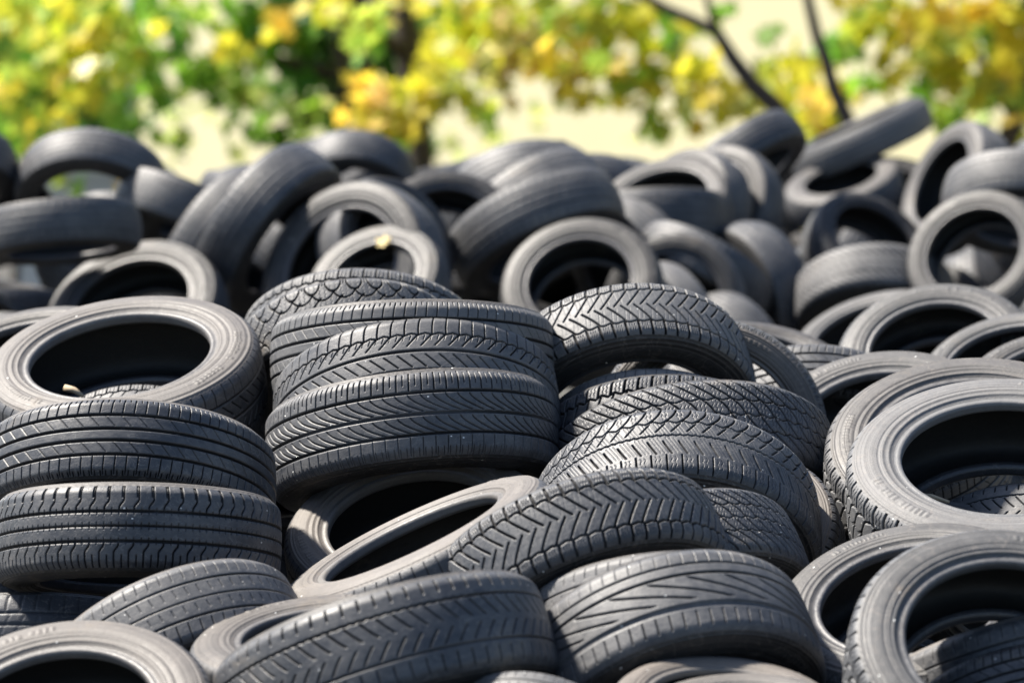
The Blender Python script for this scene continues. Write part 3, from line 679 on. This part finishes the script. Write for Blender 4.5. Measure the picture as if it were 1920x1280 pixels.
    (0.137, 7.761, 1.287, 0.324, -0.559, -0.763, 0.316, 0.193, 0.66, 'vee', 1, 0.46, 0.40, 0.50, F, 'V-cut winter tyre leaning on the gleaming tilted ring in front centre'),
    (0.822, 7.667, 1.204, -0.198, -0.390, 0.899, 0.291, 0.181, 0.63, 'touring', 1, 0.60, 0.52, 0.60, F, 'ring of a tyre behind the large ring in the bottom right corner'),
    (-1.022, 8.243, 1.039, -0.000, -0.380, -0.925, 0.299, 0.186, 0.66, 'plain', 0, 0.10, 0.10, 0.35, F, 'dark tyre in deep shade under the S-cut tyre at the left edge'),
    (-0.686, 7.754, 1.116, 0.401, -0.524, -0.751, 0.283, 0.190, 0.66, 'worn', 1, 0.54, 0.60, 0.35, F, 'nearly bald thin-ribbed tyre at lower left, between corner ring and S-cut tyre'),
    (-0.360, 7.414, 1.174, -0.078, -0.126, 0.989, 0.270, 0.167, 0.60, 'worn', 1, 0.50, 0.64, 0.20, F, 'brown sidewall of a tyre behind the fern-cut tyre at the bottom'),
    (0.292, 7.600, 1.200, 0.095, -0.519, -0.850, 0.286, 0.178, 0.66, 'worn', 1, 0.62, 0.50, 0.35, F, 'pale worn tyre edge just behind the smooth sport tyre'),
    (0.312, 7.474, 1.145, 0.247, -0.684, -0.686, 0.303, 0.225, 0.66, 'sport', 1, 0.52, 0.40, 0.35, F, 'smooth sport tyre with one wide light groove, bottom centre right'),
    (0.397, 7.060, 1.130, 0.066, -0.207, 0.976, 0.218, 0.135, 0.66, 'worn', 1, 0.50, 0.78, 0.00, F, 'rust-brown ring under the hollow of the smooth sport tyre, bottom edge'),
    (0.420, 6.987, 1.103, -0.056, -0.221, 0.974, 0.227, 0.141, 0.66, 'worn', 1, 0.50, 0.72, 0.35, F, 'pale ring in front of the rust-brown ring at the bottom edge'),
    (-0.243, 7.324, 1.178, 0.293, -0.367, -0.883, 0.335, 0.217, 0.66, 'fern', 1, 0.46, 0.40, 0.35, F, 'fern-cut tyre with a bright slotted shoulder along the bottom'),
    (0.047, 7.106, 1.036, -0.267, -0.803, -0.532, 0.217, 0.135, 0.66, 'worn', 1, 0.60, 0.50, 0.35, F, 'small bit of bluish tread under the right end of the fern-cut tyre'),
    (-0.854, 7.176, 1.068, -0.103, -0.468, 0.878, 0.304, 0.187, 0.62, 'touring', 1, 0.55, 0.72, 0.20, F, 'brown ring with a shining bead in the bottom left corner'),
    (1.019, 7.569, 1.121, 0.242, -0.374, -0.895, 0.281, 0.175, 0.66, 'worn', 1, 0.50, 0.80, 0.35, F, 'tyre with a bright thin edge seen inside the bottom right ring'),
    (1.006, 7.433, 1.048, 0.183, -0.619, -0.764, 0.250, 0.155, 0.66, 'touring', 1, 0.44, 0.40, 0.35, F, 'dark tyre tread low inside the bottom right ring'),
    (0.946, 7.165, 1.215, 0.048, -0.598, 0.800, 0.318, 0.184, 0.66, 'lug', 1, 0.56, 0.58, 0.80, F, 'large dark ring of a tyre in the bottom right corner with a white scratch'),
]
# filler tyres seen through gaps; unseen front ones added to block ground bounce
BURIED = [
    (1.835, 16.376, 1.378, -0.754, -0.364, 0.546, 0.270, 0.170),
    (0.924, 10.380, 1.199, 0.295, -0.455, 0.840, 0.327, 0.203),
    (2.034, 15.793, 1.471, 0.367, -0.396, 0.842, 0.276, 0.179),
    (-0.952, 6.342, 0.945, -0.729, -0.200, 0.654, 0.279, 0.173),
    (-0.258, 16.517, 1.383, 0.026, 0.417, 0.909, 0.310, 0.206),
    (-0.719, 14.961, 1.435, 0.192, -0.368, 0.910, 0.272, 0.162),
    (-1.278, 14.066, 1.446, -0.360, 0.085, 0.929, 0.314, 0.190),
    (0.959, 6.638, 1.002, 0.503, -0.195, 0.842, 0.289, 0.186),
    (-0.229, 10.348, 1.375, -0.206, -0.532, 0.821, 0.300, 0.191),
    (0.316, 10.021, 1.165, -0.156, -0.543, 0.825, 0.298, 0.199),
    (2.150, 14.642, 1.222, 0.292, -0.666, 0.686, 0.301, 0.197),
    (-1.359, 14.799, 1.356, 0.456, -0.181, 0.871, 0.327, 0.196),
    (-1.119, 14.193, 1.151, 0.482, 0.089, 0.872, 0.276, 0.176),
    (-0.052, 16.164, 1.396, -0.499, 0.419, 0.759, 0.276, 0.167),
    (0.482, 14.744, 1.192, -0.347, -0.371, 0.861, 0.300, 0.178),
    (-1.111, 15.331, 1.203, 0.040, -0.186, 0.982, 0.327, 0.191),
    (-1.342, 15.952, 1.389, 0.701, 0.256, 0.665, 0.323, 0.191),
    (2.266, 15.339, 1.079, 0.145, 0.022, 0.989, 0.282, 0.180),
    (0.948, 9.191, 0.963, 0.079, 0.247, 0.966, 0.289, 0.174),
    (0.471, 9.595, 1.005, -0.111, 0.545, 0.831, 0.298, 0.181),
    (-0.123, 15.088, 1.405, 0.875, -0.087, 0.477, 0.317, 0.202),
    (-0.601, 7.679, 0.770, 0.090, -0.055, 0.994, 0.312, 0.212),
    (-1.342, 15.734, 1.380, -0.355, 0.058, 0.933, 0.325, 0.195),
    (0.427, 6.001, 1.053, 0.116, -0.053, 0.992, 0.325, 0.204),
    (-0.334, 8.394, 0.753, 0.245, 0.340, 0.908, 0.299, 0.175),
    (-0.685, 9.754, 1.151, 0.221, 0.190, 0.956, 0.307, 0.197),
    (-0.251, 8.845, 0.869, 0.070, -0.071, 0.995, 0.328, 0.220),
    (0.419, 15.503, 1.165, -0.526, -0.354, 0.774, 0.309, 0.204),
    (-1.207, 8.897, 1.084, 0.818, 0.240, 0.523, 0.306, 0.201),
    (1.151, 7.748, 0.711, -0.435, -0.170, 0.884, 0.298, 0.179),
    (-0.576, 15.762, 1.089, 0.119, -0.133, 0.984, 0.302, 0.191),
    (1.243, 14.296, 1.163, -0.170, -0.316, 0.933, 0.275, 0.167),
    (0.342, 15.361, 1.473, 0.136, -0.573, 0.808, 0.289, 0.169),
    (-2.271, 16.534, 1.379, 0.054, 0.160, 0.986, 0.282, 0.176),
    (1.064, 14.778, 1.188, -0.531, 0.142, 0.835, 0.286, 0.181),
    (0.691, 7.199, 0.845, -0.482, -0.753, 0.447, 0.277, 0.167),
    (0.388, 14.827, 1.578, 0.232, -0.206, 0.951, 0.286, 0.190),
    (0.129, 7.816, 0.739, -0.105, -0.563, 0.819, 0.319, 0.211),
    (0.053, 9.920, 1.065, -0.197, 0.309, 0.930, 0.271, 0.163),
    (-0.278, 6.617, 0.956, 0.286, -0.289, 0.914, 0.299, 0.176),
    (2.039, 14.122, 1.197, -0.163, -0.406, 0.899, 0.321, 0.203),
    (-0.740, 16.241, 1.565, 0.093, -0.224, 0.970, 0.290, 0.181),
    (-1.217, 9.886, 1.074, 0.935, 0.278, -0.222, 0.300, 0.184),
    (0.082, 13.492, 1.189, 0.308, -0.037, 0.951, 0.320, 0.195),
    (0.936, 8.578, 0.872, 0.326, -0.082, 0.942, 0.286, 0.185),
    (-1.509, 10.982, 1.292, 0.184, 0.342, 0.921, 0.313, 0.194),
    (1.050, 16.430, 1.272, 0.671, -0.510, 0.538, 0.302, 0.182),
    (-0.820, 14.255, 1.295, -0.284, 0.228, 0.931, 0.276, 0.161),
    (-1.324, 9.278, 0.888, 0.041, -0.816, 0.577, 0.326, 0.212),
    (0.901, 15.628, 1.076, 0.236, 0.538, 0.809, 0.276, 0.185),
    (1.937, 15.071, 1.668, 0.343, 0.008, 0.939, 0.274, 0.161),
    (-1.496, 10.242, 1.292, -0.079, 0.140, 0.987, 0.315, 0.204),
    (2.285, 15.879, 1.099, -0.214, -0.276, 0.937, 0.286, 0.172),
    (1.972, 13.643, 1.582, -0.317, -0.223, 0.922, 0.285, 0.175),
    (0.272, 9.437, 0.997, 0.260, -0.295, 0.919, 0.308, 0.196),
    (-0.714, 9.212, 0.876, -0.032, -0.146, 0.989, 0.294, 0.175),
    (1.377, 15.417, 1.271, -0.891, 0.201, 0.407, 0.299, 0.178),
    (0.533, 16.031, 1.368, -0.771, -0.088, 0.631, 0.301, 0.179),
    (0.430, 7.368, 0.837, -0.116, 0.401, 0.909, 0.281, 0.165),
    (2.207, 15.244, 1.409, 0.392, -0.342, 0.854, 0.289, 0.177),
    (-1.043, 8.381, 0.741, 0.074, 0.231, 0.970, 0.320, 0.201),
    (-0.019, 15.919, 1.160, -0.173, 0.779, 0.603, 0.279, 0.173),
    (-1.864, 13.803, 1.210, 0.109, -0.151, 0.982, 0.307, 0.202),
    (0.256, 16.823, 1.395, 0.024, -0.074, 0.997, 0.300, 0.189),
    (0.525, 8.785, 0.957, 0.952, -0.117, 0.283, 0.300, 0.186),
    (-2.115, 15.565, 1.088, 0.368, -0.007, 0.930, 0.328, 0.202),
    (1.017, 16.900, 1.537, -0.469, 0.633, 0.616, 0.285, 0.180),
    (-1.674, 16.514, 1.317, 0.096, 0.512, 0.854, 0.279, 0.182),
    (1.016, 9.481, 1.154, -0.208, 0.090, 0.974, 0.298, 0.201),
    (1.488, 13.714, 1.237, 0.044, 0.115, 0.992, 0.292, 0.189),
    (0.778, 8.010, 0.795, -0.361, 0.200, 0.911, 0.312, 0.199),
    (0.138, 6.991, 0.783, 0.131, 0.241, 0.962, 0.312, 0.187),
    (-0.512, 13.804, 1.352, 0.440, 0.851, 0.286, 0.307, 0.184),
    (-0.139, 6.293, 1.019, 0.464, -0.449, 0.764, 0.281, 0.181),
    (1.343, 11.189, 1.333, -0.139, -0.087, 0.986, 0.295, 0.182),
    (-0.720, 10.572, 1.249, -0.330, 0.252, 0.910, 0.299, 0.187),
    (2.264, 16.629, 1.474, -0.017, -0.057, 0.998, 0.327, 0.196),
    (-1.140, 16.586, 1.345, -0.136, 0.862, 0.488, 0.303, 0.179),
    (1.345, 15.196, 1.147, 0.309, -0.779, 0.545, 0.307, 0.183),
    (-0.911, 15.249, 1.108, 0.115, -0.921, 0.371, 0.291, 0.189),
    (-0.736, 5.863, 1.062, 0.021, -0.490, 0.871, 0.308, 0.203),
    (-0.808, 6.551, 0.885, -0.612, -0.690, 0.385, 0.277, 0.180),
    (1.882, 14.977, 1.135, 0.825, -0.348, 0.445, 0.295, 0.183),
    (-1.618, 12.329, 1.307, 0.539, 0.020, 0.842, 0.276, 0.169),
    (-0.443, 14.884, 1.092, 0.048, -0.088, 0.995, 0.295, 0.179),
    (1.203, 10.936, 1.253, 0.761, -0.372, 0.531, 0.294, 0.189),
    (-0.904, 14.410, 1.582, 0.242, 0.180, 0.954, 0.291, 0.174),
    (0.236, 14.452, 1.184, -0.108, -0.333, 0.937, 0.328, 0.191),
    (-0.017, 9.345, 0.914, 0.830, 0.202, 0.520, 0.319, 0.211),
    (-0.420, 15.589, 1.269, 0.006, -0.293, 0.956, 0.287, 0.182),
    (-0.300, 6.104, 1.037, -0.552, -0.830, 0.079, 0.287, 0.183),
    (-0.855, 16.970, 1.482, 0.094, 0.285, 0.954, 0.294, 0.181),
    (1.631, 15.925, 1.128, -0.155, 0.096, 0.983, 0.321, 0.188),
    (-1.408, 16.507, 1.281, 0.180, -0.635, 0.752, 0.312, 0.192),
    (-0.863, 7.655, 0.791, 0.193, 0.693, 0.695, 0.320, 0.205),
    (0.929, 15.856, 1.212, 0.041, 0.854, 0.519, 0.272, 0.167),
    (1.811, 16.162, 1.349, 0.427, 0.142, 0.893, 0.294, 0.186),
    (-0.324, 14.572, 1.123, 0.457, -0.630, 0.628, 0.305, 0.189),
    (-1.647, 15.948, 1.143, -0.044, -0.143, 0.989, 0.316, 0.199),
    (-0.584, 11.130, 1.379, -0.243, 0.103, 0.965, 0.302, 0.182),
    (-1.031, 7.049, 0.856, 0.339, -0.178, 0.924, 0.309, 0.190),
    (-1.196, 13.356, 1.262, 0.386, 0.196, 0.901, 0.275, 0.164),
    (-1.804, 14.475, 1.151, 0.261, 0.221, 0.940, 0.326, 0.204),
    (-1.725, 11.685, 1.348, -0.017, 0.019, 1.000, 0.286, 0.194),
    (1.879, 13.154, 1.282, 0.075, 0.071, 0.995, 0.304, 0.205),
    (-0.966, 6.591, 0.953, 0.522, -0.087, 0.849, 0.282, 0.181),
    (1.441, 10.435, 1.184, 0.528, -0.365, 0.767, 0.290, 0.174),
    (0.209, 8.411, 0.898, 0.617, -0.168, 0.769, 0.289, 0.190),
    (-0.251, 7.148, 0.777, 0.602, -0.507, 0.618, 0.287, 0.179),
    (-0.183, 9.488, 1.279, -0.105, -0.038, 0.994, 0.299, 0.182),
    (-0.755, 13.279, 1.446, 0.624, 0.170, 0.763, 0.280, 0.176),
    (-1.632, 15.133, 1.113, -0.019, -0.878, 0.479, 0.270, 0.163),
    (2.045, 14.528, 1.581, 0.062, 0.086, 0.994, 0.303, 0.179),
    (-0.015, 10.755, 1.254, 0.613, 0.101, 0.784, 0.284, 0.165),
    (0.543, 14.026, 1.213, 0.553, -0.630, 0.545, 0.330, 0.196),
    (-0.719, 16.083, 1.290, 0.125, 0.276, 0.953, 0.274, 0.185),
    (-0.167, 14.904, 1.441, -0.082, 0.138, 0.987, 0.294, 0.188),
    (-0.259, 15.621, 1.528, -0.139, -0.214, 0.967, 0.285, 0.189),
    (-0.796, 15.868, 1.598, -0.158, -0.369, 0.916, 0.278, 0.178),
    (-0.443, 16.536, 1.332, -0.104, -0.497, 0.862, 0.286, 0.192),
    (-0.179, 14.180, 1.163, -0.205, -0.548, 0.811, 0.272, 0.160),
    (0.240, 5.919, 1.046, -0.424, 0.563, 0.709, 0.302, 0.195),
    (0.401, 16.174, 1.251, 0.189, 0.478, 0.858, 0.290, 0.174),
    (2.357, 16.549, 1.497, -0.561, -0.637, 0.528, 0.318, 0.192),
    (1.593, 16.255, 1.447, -0.034, -0.572, 0.819, 0.292, 0.173),
    (0.585, 6.616, 0.852, -0.047, -0.254, 0.966, 0.310, 0.204),
    (-1.330, 9.974, 1.106, 0.114, -0.083, 0.990, 0.324, 0.209),
    (0.617, 11.006, 1.348, 0.611, -0.113, 0.784, 0.274, 0.182),
    (-0.457, 11.720, 1.401, -0.189, 0.018, 0.982, 0.276, 0.173),
    (1.522, 16.809, 1.460, -0.072, -0.264, 0.962, 0.284, 0.184),
    (1.694, 11.880, 1.385, -0.825, 0.276, 0.493, 0.315, 0.206),
    (0.851, 15.215, 1.411, 0.435, 0.149, 0.888, 0.275, 0.173),
    (0.968, 15.513, 1.120, -0.710, -0.424, 0.563, 0.288, 0.196),
    (2.274, 15.891, 1.506, 0.914, 0.156, 0.374, 0.301, 0.199),
    (-0.793, 9.613, 1.157, 0.807, -0.579, -0.111, 0.298, 0.178),
    (-0.744, 13.859, 1.424, 0.139, -0.515, 0.846, 0.275, 0.173),
    (-1.805, 13.225, 1.265, -0.105, 0.257, 0.961, 0.285, 0.173),
    (0.944, 16.282, 1.253, -0.380, 0.683, 0.624, 0.276, 0.183),
    (-1.233, 9.665, 1.331, -0.235, -0.371, 0.899, 0.276, 0.177),
    (-1.966, 13.746, 1.515, -0.184, 0.163, 0.969, 0.286, 0.180),
    (-0.332, 9.409, 0.910, 0.540, 0.374, 0.754, 0.277, 0.164),
    (1.450, 9.772, 0.993, -0.243, 0.349, 0.905, 0.327, 0.205),
    (0.939, 7.053, 0.813, 0.434, -0.100, 0.895, 0.287, 0.187),
    (0.134, 7.691, 0.708, 0.701, -0.243, 0.670, 0.320, 0.193),
    (0.511, 6.275, 0.942, -0.349, -0.771, 0.533, 0.315, 0.190),
    (-1.241, 14.737, 1.270, -0.348, -0.824, 0.447, 0.329, 0.206),
    (-0.038, 8.827, 0.901, -0.471, 0.880, -0.059, 0.309, 0.185),
    (-2.095, 15.277, 1.413, -0.068, 0.068, 0.995, 0.277, 0.183),
    (-1.453, 13.858, 1.415, 0.429, -0.434, 0.792, 0.279, 0.182),
    (1.791, 14.854, 1.107, 0.141, -0.256, 0.956, 0.274, 0.177),
    (0.944, 13.851, 1.206, 0.117, -0.176, 0.977, 0.274, 0.180),
    (1.281, 8.965, 0.799, 0.197, 0.816, 0.544, 0.289, 0.169),
    (-0.025, 14.557, 1.701, -0.227, 0.148, 0.963, 0.272, 0.163),
    (-0.752, 9.038, 0.850, 0.782, 0.030, 0.622, 0.278, 0.175),
    (2.004, 13.957, 1.453, 0.113, -0.507, 0.855, 0.320, 0.198),
    (0.252, 15.793, 1.522, 0.071, -0.443, 0.894, 0.272, 0.159),
    (-0.422, 10.286, 1.262, -0.317, 0.764, 0.562, 0.285, 0.175),
    (0.531, 16.727, 1.385, 0.366, 0.725, 0.584, 0.290, 0.184),
    (-0.436, 8.998, 1.163, 0.319, -0.496, 0.808, 0.276, 0.161),
    (1.568, 14.514, 1.106, -0.351, -0.717, 0.602, 0.286, 0.173),
    (-1.565, 10.798, 1.410, 0.963, 0.085, 0.256, 0.307, 0.196),
    (-0.605, 5.885, 1.057, -0.131, 0.492, 0.861, 0.292, 0.192),
    (-2.110, 15.896, 1.348, -0.301, 0.074, 0.951, 0.288, 0.191),
    (0.055, 17.019, 1.492, -0.292, 0.388, 0.874, 0.303, 0.181),
    (0.545, 8.816, 0.825, 0.417, -0.904, -0.092, 0.271, 0.158),
    (-2.204, 14.951, 1.076, 0.505, -0.262, 0.822, 0.289, 0.187),
    (-0.440, 6.870, 0.805, -0.207, 0.218, 0.954, 0.276, 0.168),
    (1.717, 15.560, 1.114, 0.082, -0.995, -0.061, 0.274, 0.165),
    (0.661, 11.649, 1.336, 0.376, 0.109, 0.920, 0.289, 0.173),
    (-0.904, 14.058, 1.207, 0.811, -0.418, 0.409, 0.273, 0.162),
]
LEAF_AT = (-0.423, 12.550, 1.610); LEAF_N = (-0.309, -0.643, 0.701)
stick(at(122, 727, 9.077), at(156, 743, 9.057), .009, "pale broken stick lying inside the flat brown ring at left")
stick(at(1716, 928, 8.343), at(1780, 941, 8.323), .007, "thin dry stick lying inside the brightest white-lit ring")
# ------------------------------------------------------------------ tyres
rng_s = random.Random(11)
for i, (x, y, z, ax, ay, az, R, W, hr, pn, fine, d1, d2, tint, grp, lab) in enumerate(TYRES):
    make_tyre((x, y, z), (ax, ay, az), R, W, hr, pn, bool(fine), (d1, d2, tint), i * 5 + 2, rng_s.uniform(0, 6.28), lab, grp)
for i, (x, y, z, ax, ay, az, R, W) in enumerate(BURIED):
    make_tyre((x, y, z), (ax, ay, az), R, W, .66, 'plain', False, (.16, .16, .4), i * 3 + 1, rng_s.uniform(0, 6.28),  # low dust puts the shade of the hollows into their colour
              "dark filler tyre, mostly hidden below the seen tyres", "tyres buried deeper in the pile")

r = np.random.default_rng(3)
n_ = Vector(LEAF_N); e1 = n_.orthogonal().normalized(); e2 = n_.cross(e1)
lv = np.array([tuple(Vector(LEAF_AT) + e1 * float(.055 * x) + e2 * float(.055 * y) + n_ * float(.012 * (x * x + y * y))) for x, y in LEAF])
lm = mesh_np("fallen_leaf", lv, np.arange(len(lv))[None], False)
ca = lm.color_attributes.new("leaf_colour", 'FLOAT_COLOR', 'CORNER')
ca.data.foreach_set("color", np.tile(np.array([.72, .52, .05, 1], np.float32), len(lv)))
tag(link("fallen_leaf", lm, M_LEAF), "yellow fallen leaf stuck on the bead of the pale brown ring", "leaf")
